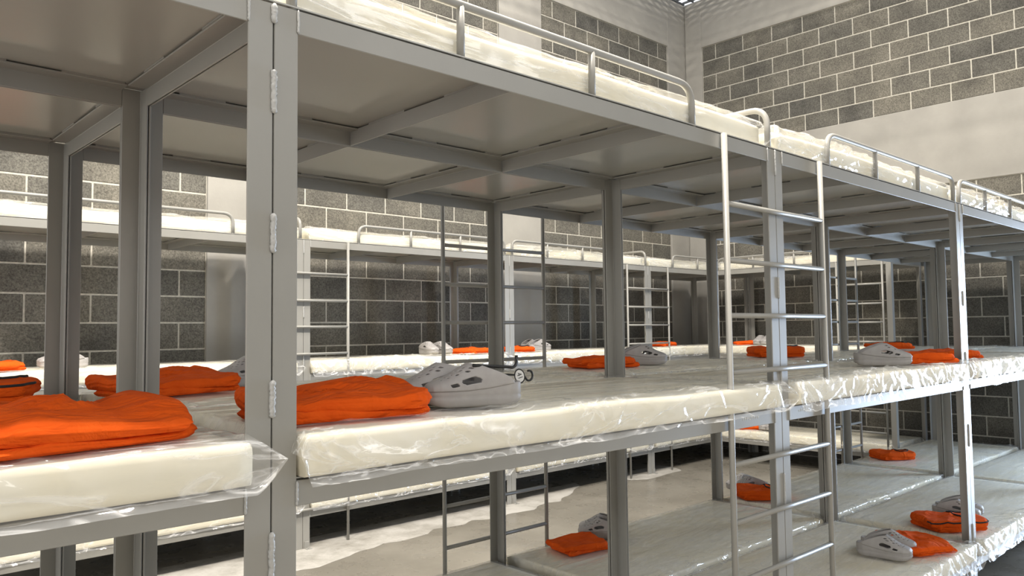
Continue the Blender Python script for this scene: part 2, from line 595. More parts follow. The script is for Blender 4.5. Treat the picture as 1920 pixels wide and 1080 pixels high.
# ceiling: open steel grating with a 15 cm mesh
cg = thing('ceiling', 'x', 'x')
del cg['label'], cg['category']
cg['kind'] = 'structure'
barx = boxes_me('grating_bar', [(XL, -0.01, -0.012, XR, 0.01, 0.012)], 'grating')
bary = boxes_me('grating_bar', [(-0.01, YF, -0.014, 0.01, YB, 0.01)], 'grating')
k = 0
y = YB - 0.01
while y > YF:
    link('grating_bar', barx, cg, loc=(0, y, ZC + 0.02))
    y -= 0.15
x = XR - 0.01
while x > XL:
    link('grating_bar', bary, cg, loc=(x, 0, ZC + 0.044))
    x -= 0.15

# roof girders that carry the lamps
for gi, gy in enumerate(sorted({l_[1] for l_ in LAMPS})):
    gd = link('trim_%d' % (gi + 1), boxes_me('roof_girder', [(XL, gy - 0.08, 8.36, XR, gy + 0.08, 8.39), (XL, gy - 0.01, 8.39, XR, gy + 0.01, 8.56), (XL, gy - 0.08, 8.56, XR, gy + 0.08, 8.59)], 'steel'))
    gd['kind'] = 'structure'

# ------------------------------------------------------------------ bunk beds
L, D = 2.0, 0.79
WF, TF = 0.052, 0.005            # flange width and thickness of the angle iron
ZR = [0.2125, 1.1664, 2.1285]    # underside of the rails, bottom to top tier
RH = 0.05
ZTOP = ZR[2] + RH
G = 0.0015

def lpoly(x0, y0, sx, sy):
    return [(x0, y0), (x0 + sx * WF, y0), (x0 + sx * WF, y0 + sy * TF), (x0 + sx * TF, y0 + sy * TF), (x0 + sx * TF, y0 + sy * WF), (x0, y0 + sy * WF)]

post_me = []
for (cx, cy, sx, sy) in [(G, G, 1, 1), (L - G, G, -1, 1), (G, D - G, 1, -1), (L - G, D - G, -1, -1)]:
    post_me.append(prism_me('post', lpoly(cx, cy, sx, sy), 'z', 0.0, ZTOP, 'steel'))
def rail_long(y0, sy):
    p = [(y0, -RH), (y0 + sy * TF, -RH), (y0 + sy * TF, -TF), (y0 + sy * WF, -TF), (y0 + sy * WF, 0), (y0, 0)]
    return prism_me('long_rail', p, 'x', WF + G + 0.0005, L - WF - G - 0.0005, 'steel')
def rail_short(x0, sx):
    p = [(x0, -RH), (x0 + sx * TF, -RH), (x0 + sx * TF, -TF), (x0 + sx * WF, -TF), (x0 + sx * WF, 0), (x0, 0)]
    return prism_me('end_rail', p, 'y', WF + G + 0.0005, D - WF - G - 0.0005, 'steel')
rl_f, rl_b = rail_long(G, 1), rail_long(D - G, -1)
rs_l, rs_r = rail_short(G, 1), rail_short(L - G, -1)
def beam(x0, sx):
    p = [(x0, -RH), (x0 + sx * TF, -RH), (x0 + sx * TF, -TF), (x0 + sx * WF, -TF), (x0 + sx * WF, 0), (x0, 0)]
    return prism_me('cross_beam', p, 'y', G + TF + 0.001, D - G - TF - 0.001, 'steel')
beams = [beam(0.652, 1), beam(1.335, -1)]
GAP = 0.0035
sheet_in = boxes_me('platform_sheet', [(G + TF + 0.001, G + TF + 0.001, GAP, L - G - TF - 0.001, D - G - TF - 0.001, GAP + 0.003)], 'sheet')
sheet_top = boxes_me('platform_sheet', [(0.0005, 0.0005, GAP, L - 0.0005, D - 0.0005, GAP + 0.003)], 'sheet')
# stitch welds that fill the gap between sheet and flanges at intervals
def stitches():
    rnd = random.Random(5)
    B = []
    def run(a0, a1, fn):
        a = a0 + rnd.uniform(0.02, 0.08)
        while a < a1 - 0.05:
            ln = rnd.uniform(0.07, 0.20)
            B.append(fn(a, min(a + ln, a1)))
            a += ln + rnd.uniform(0.10, 0.24)
    e = 0.004
    i0 = WF + G
    run(i0, L - i0, lambda a, b2: (a, i0 - 0.03, -0.001, b2, i0 + e * 0.3, GAP + 0.001))
    run(i0, L - i0, lambda a, b2: (a, D - i0 - e * 0.3, -0.001, b2, D - i0 + 0.03, GAP + 0.001))
    run(i0, D - i0, lambda a, b2: (i0 - 0.03, a, -0.001, i0 + e * 0.3, b2, GAP + 0.001))
    run(i0, D - i0, lambda a, b2: (L - i0 - e * 0.3, a, -0.001, L - i0 + 0.03, b2, GAP + 0.001))
    run(i0, D - i0, lambda a, b2: (0.652 - 0.001, a, -0.001, 0.652 + 0.02, b2, GAP + 0.001))
    run(i0, D - i0, lambda a, b2: (1.335 - WF - 0.001, a, -0.001, 1.335 - 0.02, b2, GAP + 0.001))
    return boxes_me('stitch_weld', B, 'steel')
stitch_me = stitches()

def arc_pts(p, q, c, n=7):
    """quarter bend from p to q with the sharp corner at c"""
    p, q, c = Vector(p), Vector(q), Vector(c)
    return [(p * (1 - t) ** 2 + c * 2 * t * (1 - t) + q * t * t) for t in [i / n for i in range(n + 1)]]

ZG = 2.318
def guard_front(xa, xb, ups, y):
    r = 0.0115
    R = 0.07
    z0 = ZTOP + 0.0005
    pts = [Vector((xa, y, z0))] + arc_pts((xa, y, ZG - R), (xa + R, y, ZG), (xa, y, ZG)) + arc_pts((xb - R, y, ZG), (xb, y, ZG - R), (xb, y, ZG)) + [Vector((xb, y, z0))]
    bar = tube_me('guard_bar', pts, r, 'steel', 10)
    u = [tube_me('guard_post', [(x_, y, z0), (x_, y, ZG)], r * 0.92, 'steel', 10) for x_ in ups]
    return bar, u
def guard_end(x):
    r = 0.0115
    R = 0.07
    zt = ZG + 0.02
    z0 = ZTOP + 0.0005
    pts = [Vector((x, 0.016, z0))] + arc_pts((x, 0.016, zt - R), (x, 0.016 + R, zt), (x, 0.016, zt)) + arc_pts((x, D - 0.016 - R, zt), (x, D - 0.016, zt - R), (x, D - 0.016, zt)) + [Vector((x, D - 0.016, z0))]
    return tube_me('end_guard_bar', pts, r, 'steel', 10)
GUARD = {}
for mir in (0, 1):
    y = 0.014 if not mir else D - 0.014
    GUARD['A', mir] = guard_front(0.045, 1.485, [0.497, 0.985], y)
    GUARD['B', mir] = guard_front(0.462, 1.955, [0.945, 1.452], y)
end_guard = guard_end(L - 0.02)

def weld_me(x, y, z0, z1, r=0.0055, seed=0):
    rnd = random.Random(seed)
    n = max(6, int((z1 - z0) / 0.004))
    pts = [(x + rnd.uniform(-1, 1) * r * 0.18, y, z0 + (z1 - z0) * i / n) for i in range(n + 1)]
    rad = [r * (0.82 + 0.3 * abs(math.sin(i * 1.7)) + rnd.uniform(-0.1, 0.1)) for i in range(n + 1)]
    rad[0] *= 0.4
    rad[-1] *= 0.4
    return tube_me('weld_bead', pts, rad, 'weld', 8)
SEAM_NEAR = [weld_me(0, -0.0005, a, b2, 0.0062, i) for i, (a, b2) in enumerate([(2.137, 2.178), (1.953, 2.042), (1.671, 1.751), (1.346, 1.42), (1.03, 1.125), (0.72, 0.80), (0.4, 0.49)])]
SEAM_FAR = [weld_me(0, -0.0005, a, b2, 0.0045, i + 20) for i, (a, b2) in enumerate([(2.08, 2.178), (1.62, 1.70), (1.27, 1.37), (0.86, 0.98), (0.35, 0.45)])]
EDGE = [weld_me(WF + G, -0.0005, z, z + RH, 0.0028, 40 + i) for i, z in enumerate(ZR)]
EDGE_R = [weld_me(L - WF - G, -0.0005, z, z + RH, 0.0028, 50 + i) for i, z in enumerate(ZR)]
bracket_me = boxes_me('anchor_bracket', [(-0.02, -0.045, 0.0, 0.02, 0.0, 0.005), (-0.02, -0.005, 0.0, 0.02, 0.0, 0.05), (-0.006, -0.03, 0.005, 0.006, -0.018, 0.012)], 'steel', 0.001)

def bunk(label, loc, kind, mir=0, rz=0.0, near=False, seam=True, bracket=False, group=None):
    t = thing('bunk_bed', label, 'bunk bed', loc, rz, group)
    for pm in post_me:
        link('post', pm, t)
    for z in ZR:
        zz = (0, 0, z + RH)
        link('long_rail', rl_f, t, loc=zz)
        link('long_rail', rl_b, t, loc=zz)
        link('end_rail', rs_l, t, loc=zz)
        link('end_rail', rs_r, t, loc=zz)
        for bm_ in beams:
            link('cross_beam', bm_, t, loc=zz)
        s = link('platform_sheet', sheet_top if z == ZR[2] else sheet_in, t, loc=zz)
        sw = link('stitch_weld', stitch_me, s)
        sw['kind'] = 'stuff'
    bar, ups = GUARD[kind, mir]
    gb = link('guard_bar', bar, t)
    for u in ups:
        link('guard_post', u, gb)
    if kind == 'A':
        link('end_guard_bar', end_guard, t)
    if seam:
        for wm in (SEAM_NEAR if near else SEAM_FAR):
            link('weld_bead', wm, t)
    if not mir:
        for wm in EDGE + EDGE_R:
            link('weld_bead', wm, t)
    if bracket:
        link('anchor_bracket', bracket_me, t, loc=(0.03, -0.0, 0.0))
    return t

def scribble(seed, x0, n, z):
    rnd = random.Random(seed)
    B = []
    for k in range(n):
        x_ = x0 + k * 0.014
        hh = rnd.uniform(0.006, 0.012)
        B.append((x_, -0.0006, z, x_ + 0.002, 0.0004, z + hh))
        if rnd.random() < 0.6:
            zz_ = z + rnd.choice([0, hh / 2, hh - 0.002])
            B.append((x_ + 0.002, -0.0006, zz_, x_ + 0.009, 0.0004, zz_ + 0.002))
    return boxes_me('chalk_mark', B, 'chalk')
XS = [-2, 0, 2, 4, 6]
KIND = ['B', 'A', 'B', 'A', 'B']
FRONT_L = ['triple grey steel bunk at the left edge, left of the thick foreground post',
           'nearest triple grey steel bunk, between the foreground post and the front ladder',
           'triple grey steel bunk in the front row, just right of the front ladder',
           'triple grey steel bunk in the front row cut by the right edge of the photo',
           'triple grey steel bunk in the front row standing against the right block wall']
SEC_L = ['triple grey steel bunk in the second row behind the left-edge bunk',
         'triple grey steel bunk in the second row directly behind the nearest bunk',
         'triple grey steel bunk in the second row, starting at the inner ladder by the aisle',
         'triple grey steel bunk in the second row, behind the front-row bunk at the right edge',
         'triple grey steel bunk in the second row standing against the right block wall']
FAR_L = ['triple pale grey bunk along the block wall, leftmost of the wall-side row',
         'triple pale grey bunk along the block wall, second from the left in the wall-side row',
         'triple pale grey bunk along the block wall, third from the left in the wall-side row',
         'triple pale grey bunk along the block wall in the far corner of the room']
for i, x in enumerate(XS):
    bk = bunk(FRONT_L[i], (x, 0, 0), KIND[i], 0, near=(x == 0), group='bunks in the front row')
    if x in (0, 2):
        cm = link('chalk_mark', scribble(x + 1, 1.73 if x == 0 else 0.13, 8 if x == 0 else 6, ZR[1] + 0.026), bk, loc=(0, G, 0))
        cm['kind'] = 'stuff'
for i, x in enumerate(XS):
    bunk(SEC_L[i], (x, D + 0.002, 0), KIND[i], 1, seam=False, group='bunks in the second row')
YW = 3.65
for i, x in enumerate([0.015, 2.015, 4.015, 6.015]):
    bunk(FAR_L[i], (x, YW, 0), 'ABAB'[i], 0, bracket=True, group='bunks along the block wall')
bunk('triple grey bunk set crosswise at the far end of the aisle, against the right wall', (7.27, YW - 0.004, 0), 'A', 0, rz=-math.pi / 2, seam=False)

# ------------------------------------------------------------------ ladders
RUNG_Z = [1.938, 1.743, 1.555, 1.362, 1.053, 0.861, 0.664, 0.465, 0.27]
lad_v = tube_me('side_bar', [(0, 0, 0.0), (0, 0, ZTOP)], 0.0105, 'steel', 10)
def ladder(label, loc, rz=0.0, wd=0.70):
    t = thing('ladder', label, 'ladder', loc, rz, 'ladders welded to the bunks')
    for s in (-1, 1):
        link('side_bar', lad_v, t, loc=(s * wd / 2, 0, 0))
    rm = tube_me('rung', [(-wd / 2 + 0.006, 0, 0), (wd / 2 - 0.006, 0, 0)], 0.0095, 'steel', 10)
    for z in RUNG_Z:
        link('rung', rm, t, loc=(0, 0, z))
    return t
ladder('tall steel ladder on the front of the bunks, right of the photo centre', (1.985, -0.0125, 0))
ladder('steel ladder on the aisle side of the second row, seen behind the photo centre', (2.02, 2 * D + 0.016, 0))
ladder('steel ladder on the aisle side of the second row, far down on the right', (6.0, 2 * D + 0.016, 0))
ladder('pale ladder on the wall-side row, just right of the foreground post', (2.02, YW - 0.0125, 0))
ladder('pale ladder on the wall-side row, near the far corner', (6.0, YW - 0.0125, 0))
ladder('narrow ladder on the crosswise bunk at the end of the aisle', (7.2575, 1.96, 0), -math.pi / 2, 0.46)

# ------------------------------------------------------------------ mattresses
ML, TH = 1.885, 0.084
def foam_me(seed, bulge):
    nx, ny = 60, 18
    sec = []
    W_ = 0.775
    rr_ = 0.016
    # closed cross-section with rounded corners
    for (cy, cz, a0) in [(rr_, rr_, math.pi), (W_ - rr_, rr_, 1.5 * math.pi), (W_ - rr_, TH - rr_, 0), (rr_, TH - rr_, 0.5 * math.pi)]:
        for k in range(4):
            a = a0 + k / 3 * math.pi / 2
            sec.append((cy + rr_ * math.cos(a), cz + rr_ * math.sin(a)))
    ns = len(sec)
    V, F = [], []
    xs = np.linspace(0, ML, nx)
    for i, x in enumerate(xs):
        e = 1.0 if 0 < i < nx - 1 else 0.985
        dz = bulge * vnoise(np.array([x * 3.1]), np.array([0.3]), seed)[0]
        dy = 0.006 * vnoise(np.array([x * 2.3]), np.array([7.3]), seed + 1)[0]
        for (y_, z_) in sec:
            zz = TH / 2 + (z_ - TH / 2) * e
            V.append((x, y_ + dy * (1 if y_ < 0.4 else -1), zz + (dz if z_ > TH / 2 else 0)))
    for i in range(nx - 1):
        for k in range(ns):
            a = i * ns + k
            b2 = i * ns + (k + 1) % ns
            F.append((a, a + ns, b2 + ns, b2))
    F.append(tuple(range(ns)))
    F.append(tuple(range(nx * ns - 1, (nx - 1) * ns - 1, -1)))
    return me_from('foam_pad', V, F, smooth=True, m='foam')

def film_me(seed, drop=0.02, puff=0.01, wrinkle=1.0, ear_r=0.075, ear_l=0.02, crumple=0.0, m='film', slant=1.2):
    rs = np.random.RandomState(seed)
    W_ = 0.775
    path = [(-0.016, -drop), (-0.009, -0.002), (-0.009, TH * 0.5), (-0.004, TH + 0.002), (0.02, TH + 0.006), (W_ - 0.02, TH + 0.006), (W_ + 0.005, TH + 0.002), (W_ + 0.009, TH * 0.5), (W_ + 0.009, 0.0), (W_ + 0.012, -0.008)]
    cnt = [8, 8, 8, 5, 64, 5, 5, 5, 3]
    sec = []
    for (p, q, c) in zip(path[:-1], path[1:], cnt):
        for k in range(c):
            t = k / c
            sec.append((p[0] + (q[0] - p[0]) * t, p[1] + (q[1] - p[1]) * t))
    sec.append(path[-1])
    sec = np.array(sec)
    # arc length along the section
    sl = np.concatenate([[0], np.cumsum(np.hypot(*np.diff(sec, axis=0).T))])
    tn = np.gradient(sec, axis=0)
    tn /= np.linalg.norm(tn, axis=1)[:, None]
    nrm = np.stack([-tn[:, 1], tn[:, 0]], 1)     # outward
    nx = 190
    xs = np.concatenate([np.linspace(-ear_l, 0, 6)[:-1], np.linspace(0, ML, nx), np.linspace(ML, ML + ear_r, 12)[1:]])
    Xg, Sg = np.meshgrid(xs, sl, indexing='ij')
    h = np.zeros_like(Xg)
    front = np.exp(-((Sg - 0.10) / 0.09) ** 2)
    topm = np.clip((Sg - 0.12) / 0.05, 0, 1) * np.clip((sl[-1] - 0.1 - Sg) / 0.05, 0, 1)
    # long shallow folds on the top, more or less along the bed
    a = rs.uniform(-0.25, 0.25)
    u = Xg * 1.3 + 0.0
    v = Sg + a * Xg * 0.3 + 0.04 * vnoise(Xg * 2.0, Sg * 3.0, seed + 3)
    r1 = 1 - np.abs(vnoise(u * 1.2, v * 16.0, seed + 1))
    r2 = 1 - np.abs(vnoise(u * 2.6 + 9, v * 30.0, seed + 2))
    h += wrinkle * topm * (0.0045 * r1 ** 3 + 0.0025 * r2 ** 3)
    # puffed edge over the front corner
    h += puff * front * (0.5 + 0.5 * vnoise(Xg * 2.7, Sg * 2.0, seed + 5))
    # sharp creases: random straight folds
    for k in range(int(34 + 190 * crumple)):
        cx, cs = rs.uniform(-0.05, ML + 0.05), rs.uniform(0.0, 0.22) if rs.rand() < 0.75 else rs.uniform(0.2, sl[-1])
        an = rs.uniform(-slant, slant)
        ln = rs.uniform(0.04, 0.20)
        wd = rs.uniform(0.006, 0.018)
        dx, ds = Xg - cx, Sg - cs
        al = dx * math.cos(an) + ds * math.sin(an)
        ac = -dx * math.sin(an) + ds * math.cos(an)
        h += rs.uniform(0.002, 0.006 + 0.004 * crumple) * np.clip(1 - np.abs(ac) / wd, 0, 1) * np.clip(1 - (al / ln) ** 2, 0, 1) * (0.45 if cs > 0.22 else 1)
    h += (0.0015 + 0.007 * crumple) * (front + 0.12) * (1 - np.abs(vnoise(Xg * 9 + Sg * 6, Sg * 11, seed + 6)) * 2) + (0.001 + 0.0015 * crumple) * (front + 0.2) * vnoise(Xg * 24, Sg * 22, seed + 7)
    Yg = sec[None, :, 0] + nrm[None, :, 0] * h
    Zg = sec[None, :, 1] + nrm[None, :, 1] * h
    # ragged hanging hem
    hem = np.clip(1 - Sg / (drop + 0.01), 0, 1)
    Zg += hem * (0.55 * drop * vnoise(Xg * 3.3, Xg * 0 + 2.5, seed + 8) + 0.2 * drop * vnoise(Xg * 13, Xg * 0 + 1.5, seed + 9))
    Yg -= hem * 0.006 * (1 + vnoise(Xg * 9, Xg * 0 + 0.5, seed + 10))
    # bag ends: the sleeve closes to a flat seam beyond the foam
    for end, ear in ((0, ear_l), (1, ear_r)):
        t = np.clip((-Xg if end == 0 else Xg - ML) / ear, 0, 1)
        mid = TH * 0.52 + 0.012 * vnoise(Sg * 5, Sg * 0 + 1.0, seed + 12)
        k = t ** 1.25
        Zg = Zg * (1 - 0.93 * k) + mid * 0.93 * k
        Yg = Yg - 0.010 * k * np.clip(1 - Yg / 0.1, 0, 1) + 0.006 * t * vnoise(Xg * 30, Sg * 12, seed + 13)
        Xg = Xg + (0.010 * t * vnoise(Sg * 9, Sg * 0 + 4.0, seed + 14)) * (1 if end else 0.3)
    V = np.stack([Xg, Yg, Zg], -1).reshape(-1, 3)
    me = me_from('plastic_wrap', V.tolist(), grid_faces(len(xs), len(sl), flip=True), smooth=True, m=m)
    me.materials.append(M['film_top'])
    nf = len(sl) - 1
    me.polygons.foreach_set('material_index', [1 if 30 <= (i % nf) < 92 else 0 for i in range(len(me.polygons))])
    return me

FOAM = [foam_me(3, 0.004), foam_me(11, 0.007), foam_me(23, 0.005)]
FILM = {
    'near': film_me(101, drop=0.013, puff=0.012, wrinkle=1.0, crumple=0.2),
    'left': film_me(102, drop=0.012, puff=0.007, wrinkle=1.0, crumple=0.0, ear_r=0.070),
    'crisp': film_me(103, drop=0.032, puff=0.013, wrinkle=1.0, crumple=0.55, m='film_crisp'),
    'crisp2': film_me(104, drop=0.036, puff=0.014, wrinkle=1.1, crumple=0.65, m='film_crisp'),
    'flat': film_me(105, drop=0.010, puff=0.003, wrinkle=0.9, crumple=0.15, ear_r=0.05),
    'flat2': film_me(106, drop=0.012, puff=0.004, wrinkle=1.1, crumple=0.3, ear_r=0.05),
    'top': film_me(107, drop=0.004, puff=0.020, wrinkle=1.3, crumple=0.15, ear_r=0.04, m='film_long', slant=0.25),
    'top2': film_me(108, drop=0.004, puff=0.020, wrinkle=1.4, crumple=0.4, ear_r=0.04, m='film_long', slant=0.6),
}
def mattress(label, loc, film, foam, rz=0.0, group=None):
    t = thing('mattress', label, 'mattress', loc, rz, group)
    link('foam_pad', FOAM[foam], t)
    link('plastic_wrap', FILM[film], t)
    return t
ZS = [z + RH + GAP + 0.004 for z in ZR]
TIER = ['bottom', 'middle', 'top']
MF = ['the left-edge bunk in front', 'the nearest front bunk', 'the front-row bunk right of the front ladder', 'the front-row bunk at the right edge', 'the front-row bunk at the right wall']
MS = ['the second-row bunk at the left edge', 'the second-row bunk behind the nearest bunk', 'the second-row bunk right of the inner ladder', 'the second-row bunk behind the right-edge bunk', 'the second-row bunk at the right wall']
MW = ['the leftmost wall-side bunk', 'the second wall-side bunk from the left', 'the third wall-side bunk from the left', 'the wall-side bunk in the far corner']
for i, x in enumerate(XS):
    for ti in range(3):
        if ti == 0 and x < 2:
            continue
        film = [['flat', 'flat', 'crisp2', 'crisp', 'flat'], ['left', 'near', 'crisp', 'crisp2', 'flat2'], ['top', 'top', 'top2', 'top2', 'top2']][ti][i]
        y0 = -0.032 if ti < 2 else 0.034
        mattress('plastic-wrapped foam mattress on the %s tier of %s' % (TIER[ti], MF[i]), (x + 0.06, y0, ZS[ti]), film, (i + ti) % 3, group='mattresses in the front row')
for i, x in enumerate(XS):
    for ti in range(3):
        if ti == 0 and x < 0:
            continue
        film = [['flat', 'flat', 'flat2', 'flat', 'flat2'], ['flat', 'flat2', 'flat', 'flat2', 'flat'], ['top', 'top2', 'top', 'top2', 'top']][ti][i]
        mattress('plastic-wrapped foam mattress on the %s tier of %s' % (TIER[ti], MS[i]), (x + 0.06, D + 0.012, ZS[ti]), film, (i + ti + 1) % 3, group='mattresses in the second row')
for i, x in enumerate([0.015, 2.015, 4.015, 6.015]):
    for ti in range(3):
        film = [['flat', 'flat2', 'flat', 'flat'], ['flat2', 'crisp', 'flat2', 'flat2'], ['top', 'top', 'top2', 'top']][ti][i]
        y0 = -0.018 if ti < 2 else 0.034
        mattress('plastic-wrapped foam mattress on the %s tier of %s' % (TIER[ti], MW[i]), (x + 0.06, YW + y0, ZS[ti]), film, (i + ti) % 3, group='mattresses along the block wall')
for ti in range(3):
    mattress('plastic-wrapped foam mattress on the %s tier of the crosswise bunk at the aisle end' % TIER[ti], (7.27 + (-0.015 if ti < 2 else 0.034), YW - 0.06, ZS[ti]), ['flat2', 'flat', 'top2'][ti], ti, rz=-math.pi / 2, group='mattresses on the crosswise bunk')
ZM = ZS[1] + TH + 0.010      # where things rest on the middle and bottom tier
ZB = ZS[0] + TH + 0.010

# ------------------------------------------------------------------ folded shirts
def shirt_skin(seed, sx, sy, folds, h, lump):
    """a folded garment: one closed skin, bulging in rolls around the side, draped and lumpy on top"""
    rs = np.random.RandomState(seed)
    nt_, ns, ntop = 150, 34, 30
    th = np.linspace(0, 2 * math.pi, nt_, endpoint=False)
    c, s_ = np.cos(th), np.sin(th)
    e = 0.30
    ox = np.sign(c) * np.abs(c) ** e * sx / 2
    oy = np.sign(s_) * np.abs(s_) ** e * sy / 2
    ox = ox + 0.018 * vnoise(c * 1.6 + 4, s_ * 1.6 + 9, seed)
    oy = oy + 0.018 * vnoise(c * 1.6 + 14, s_ * 1.6 + 19, seed + 1)
    def height(X, Y):
        z = h * (0.80 + 0.20 * vnoise(X * 7 + 3, Y * 7 + 5, seed + 2)) + lump * vnoise(X * 11 + 1, Y * 9 + 2, seed + 3) * 0.55
        z = z + lump * (0.5 + 0.5 * vnoise(X * 4.5, Y * 4.5 + 8, seed + 4)) + 0.10 * h * (X / sx)
        w_ = X * math.cos(seed) + Y * math.sin(seed)
        z = z + 0.011 * (1 - np.abs(vnoise(w_ * 11, (Y - X) * 4, seed + 5))) ** 5 - 0.005 * (1 - np.abs(vnoise(w_ * 9 + 4, (Y + X) * 5, seed + 11))) ** 6
        z = z + 0.0025 * (1 - np.abs(vnoise(Y * 34, X * 8, seed + 6))) ** 4
        return z
    V = []
    he = height(ox * 0.94, oy * 0.94)
    hide = 0.5 + 0.5 * np.clip(np.cos(th - rs.uniform(0, 6.28)) * 1.6, -1, 1)     # the side where the leaves show
    for k in range(ns):
        t = k / (ns - 1)
        ph = folds * t + 0.30 * vnoise(c * 2.2 + 7, s_ * 2.2 + t * 1.5, seed + 7)
        leaf = np.abs(np.sin(math.pi * ph)) ** 0.55
        roll = (1 - np.abs(2 * t - 1) ** 2.4)
        prof = 0.955 + 0.045 * (roll * (1 - 0.7 * hide) + 0.7 * hide * leaf * (0.6 + 0.4 * roll))
        prof = prof + 0.02 * vnoise(c * 4 + 1, s_ * 4 + t * 6, seed + 8) * (1 - abs(2 * t - 1))
        for i in range(nt_):
            V.append((ox[i] * prof[i], oy[i] * prof[i], he[i] * 0.93 * t))
    last = 0.93
    for k in range(1, ntop + 1):
        q = 1 - k / ntop
        X = ox * 0.955 * (0.001 + 0.999 * q)
        Y = oy * 0.955 * (0.001 + 0.999 * q)
        Z = height(X, Y)
        bl = min(1.0, (1 - q) / 0.10)
        bl = math.sin(bl * math.pi / 2)
        Z = Z * (0.93 + 0.07 * bl)
        V += np.stack([X, Y, Z], -1).tolist()
    rows = ns + ntop
    F = [(k * nt_ + i, k * nt_ + (i + 1) % nt_, (k + 1) * nt_ + (i + 1) % nt_, (k + 1) * nt_ + i) for k in range(rows - 1) for i in range(nt_)]
    F.append(tuple(range(nt_ - 1, -1, -1)))
    F.append(tuple(range((rows - 1) * nt_, rows * nt_)))
    A = np.array(V)
    kk = int(0.80 * (ns - 1))
    return A, F, A[ns * nt_:], A[kk * nt_:(kk + 1) * nt_]

def shirt_me(seed, sx, sy, folds, h, lump, under):
    """the upper fold of the garment lying on a lower, slightly turned one"""
    A1, F1, _, _ = shirt_skin(seed + 50, sx * 0.95, sy * 0.94, max(1, folds - 2), under, 0.004)
    A2, F2, top, side = shirt_skin(seed, sx, sy, folds, h, lump)
    c, s_ = math.cos(0.10), math.sin(0.10)
    A1 = np.stack([A1[:, 0] * c - A1[:, 1] * s_ + 0.008, A1[:, 0] * s_ + A1[:, 1] * c - 0.004, A1[:, 2]], 1)
    for q in (A2, top, side):
        if q is A2:
            A2 = A2 + np.array([0, 0, under * 0.72])
    top = top + np.array([0, 0, under * 0.72])
    side = side + np.array([0, 0, under * 0.72])
    n1 = len(A1)
    me = me_from('folded_cloth', np.concatenate([A1, A2]).tolist(), list(F1) + [tuple(i + n1 for i in f) for f in F2], smooth=True, m='orange')
    return me, (top[:, 0], top[:, 1], top[:, 2]), side

def on_top(tops, x, y):
    X, Y, Z = tops
    i = np.argmin((X - x) ** 2 + (Y - y) ** 2)
    return float(Z.flat[i])

SHIRT = {}
for key, args in {
    'big': (31, 0.44, 0.42, 1, 0.036, 0.034, 0.024),
    'mid': (32, 0.40, 0.31, 1, 0.036, 0.024, 0.026),
    'neat': (33, 0.34, 0.28, 1, 0.030, 0.016, 0.022),
    'stack': (34, 0.34, 0.27, 2, 0.044, 0.014, 0.030),
    'thin': (35, 0.34, 0.27, 1, 0.026, 0.012, 0.018),
}.items():
    me, tops, side = shirt_me(*args)
    sx, sy = args[1], args[2]
    # collar: a flattened loop of black rib lying on top
    pts = []
    for k in range(29):
        an = math.pi * 2 * k / 28
        cx = sx * 0.22 + 0.055 * math.cos(an) * (1 + 0.35 * math.cos(an))
        cy = sy * 0.02 + 0.088 * math.sin(an)
        cx = max(min(cx, sx * 0.44), -sx * 0.44)
        cy = max(min(cy, sy * 0.42), -sy * 0.42)
        pts.append((cx, cy, on_top(tops, cx, cy) + 0.001))
    col_me = tube_me('collar', pts, 0.0055, 'black_cloth', 8, cap=False)
    # black rib trim along the front edge of the upper fold
    ns_ = len(side)
    ids = [int(ns_ * (0.53 + 0.46 * k / 40)) % ns_ for k in range(41)]
    pts = [(side[i][0] * 1.006, side[i][1] * 1.006, side[i][2]) for i in ids]
    trim_me = tube_me('hem_trim', pts, 0.004, 'black_cloth', 8)
    SHIRT[key] = (me, col_me, trim_me)

def shirt(label, kind, loc, deg, collar=False, trim=False, group='folded orange shirts', sc=1.0):
    t = thing('folded_shirt', label, 'shirt', loc, math.radians(deg), group)
    t.scale = (sc, sc, sc)
    link('folded_cloth', SHIRT[kind][0], t)
    if collar:
        link('collar', SHIRT[kind][1], t)
    if trim:
        link('hem_trim', SHIRT[kind][2], t)
    return t

# ------------------------------------------------------------------ clogs
CL = 0.272
def clog_w(x):
    xp = [0.0, 0.012, 0.035, 0.08, 0.125, 0.165, 0.20, 0.235, 0.255, 0.267, CL]
    wp = [0.012, 0.028, 0.0375, 0.039, 0.039, 0.045, 0.050, 0.0485, 0.041, 0.028, 0.008]
    return np.interp(x, xp, wp)
def clog_off(x):
    return 0.006 * np.sin((x / CL - 0.3) * math.pi)
def clog_top(x):
    return np.interp(x, [0.0, 0.12, 0.15, 0.175, 0.20, 0.225, 0.245, 0.262, CL], [0.135, 0.126, 0.119, 0.106, 0.090, 0.078, 0.071, 0.064, 0.052])
def clog_rim(x):
    return np.interp(x, [0, 0.04, 0.10, 0.16, 0.22, CL], [0.066, 0.062, 0.052, 0.047, 0.047, 0.047])

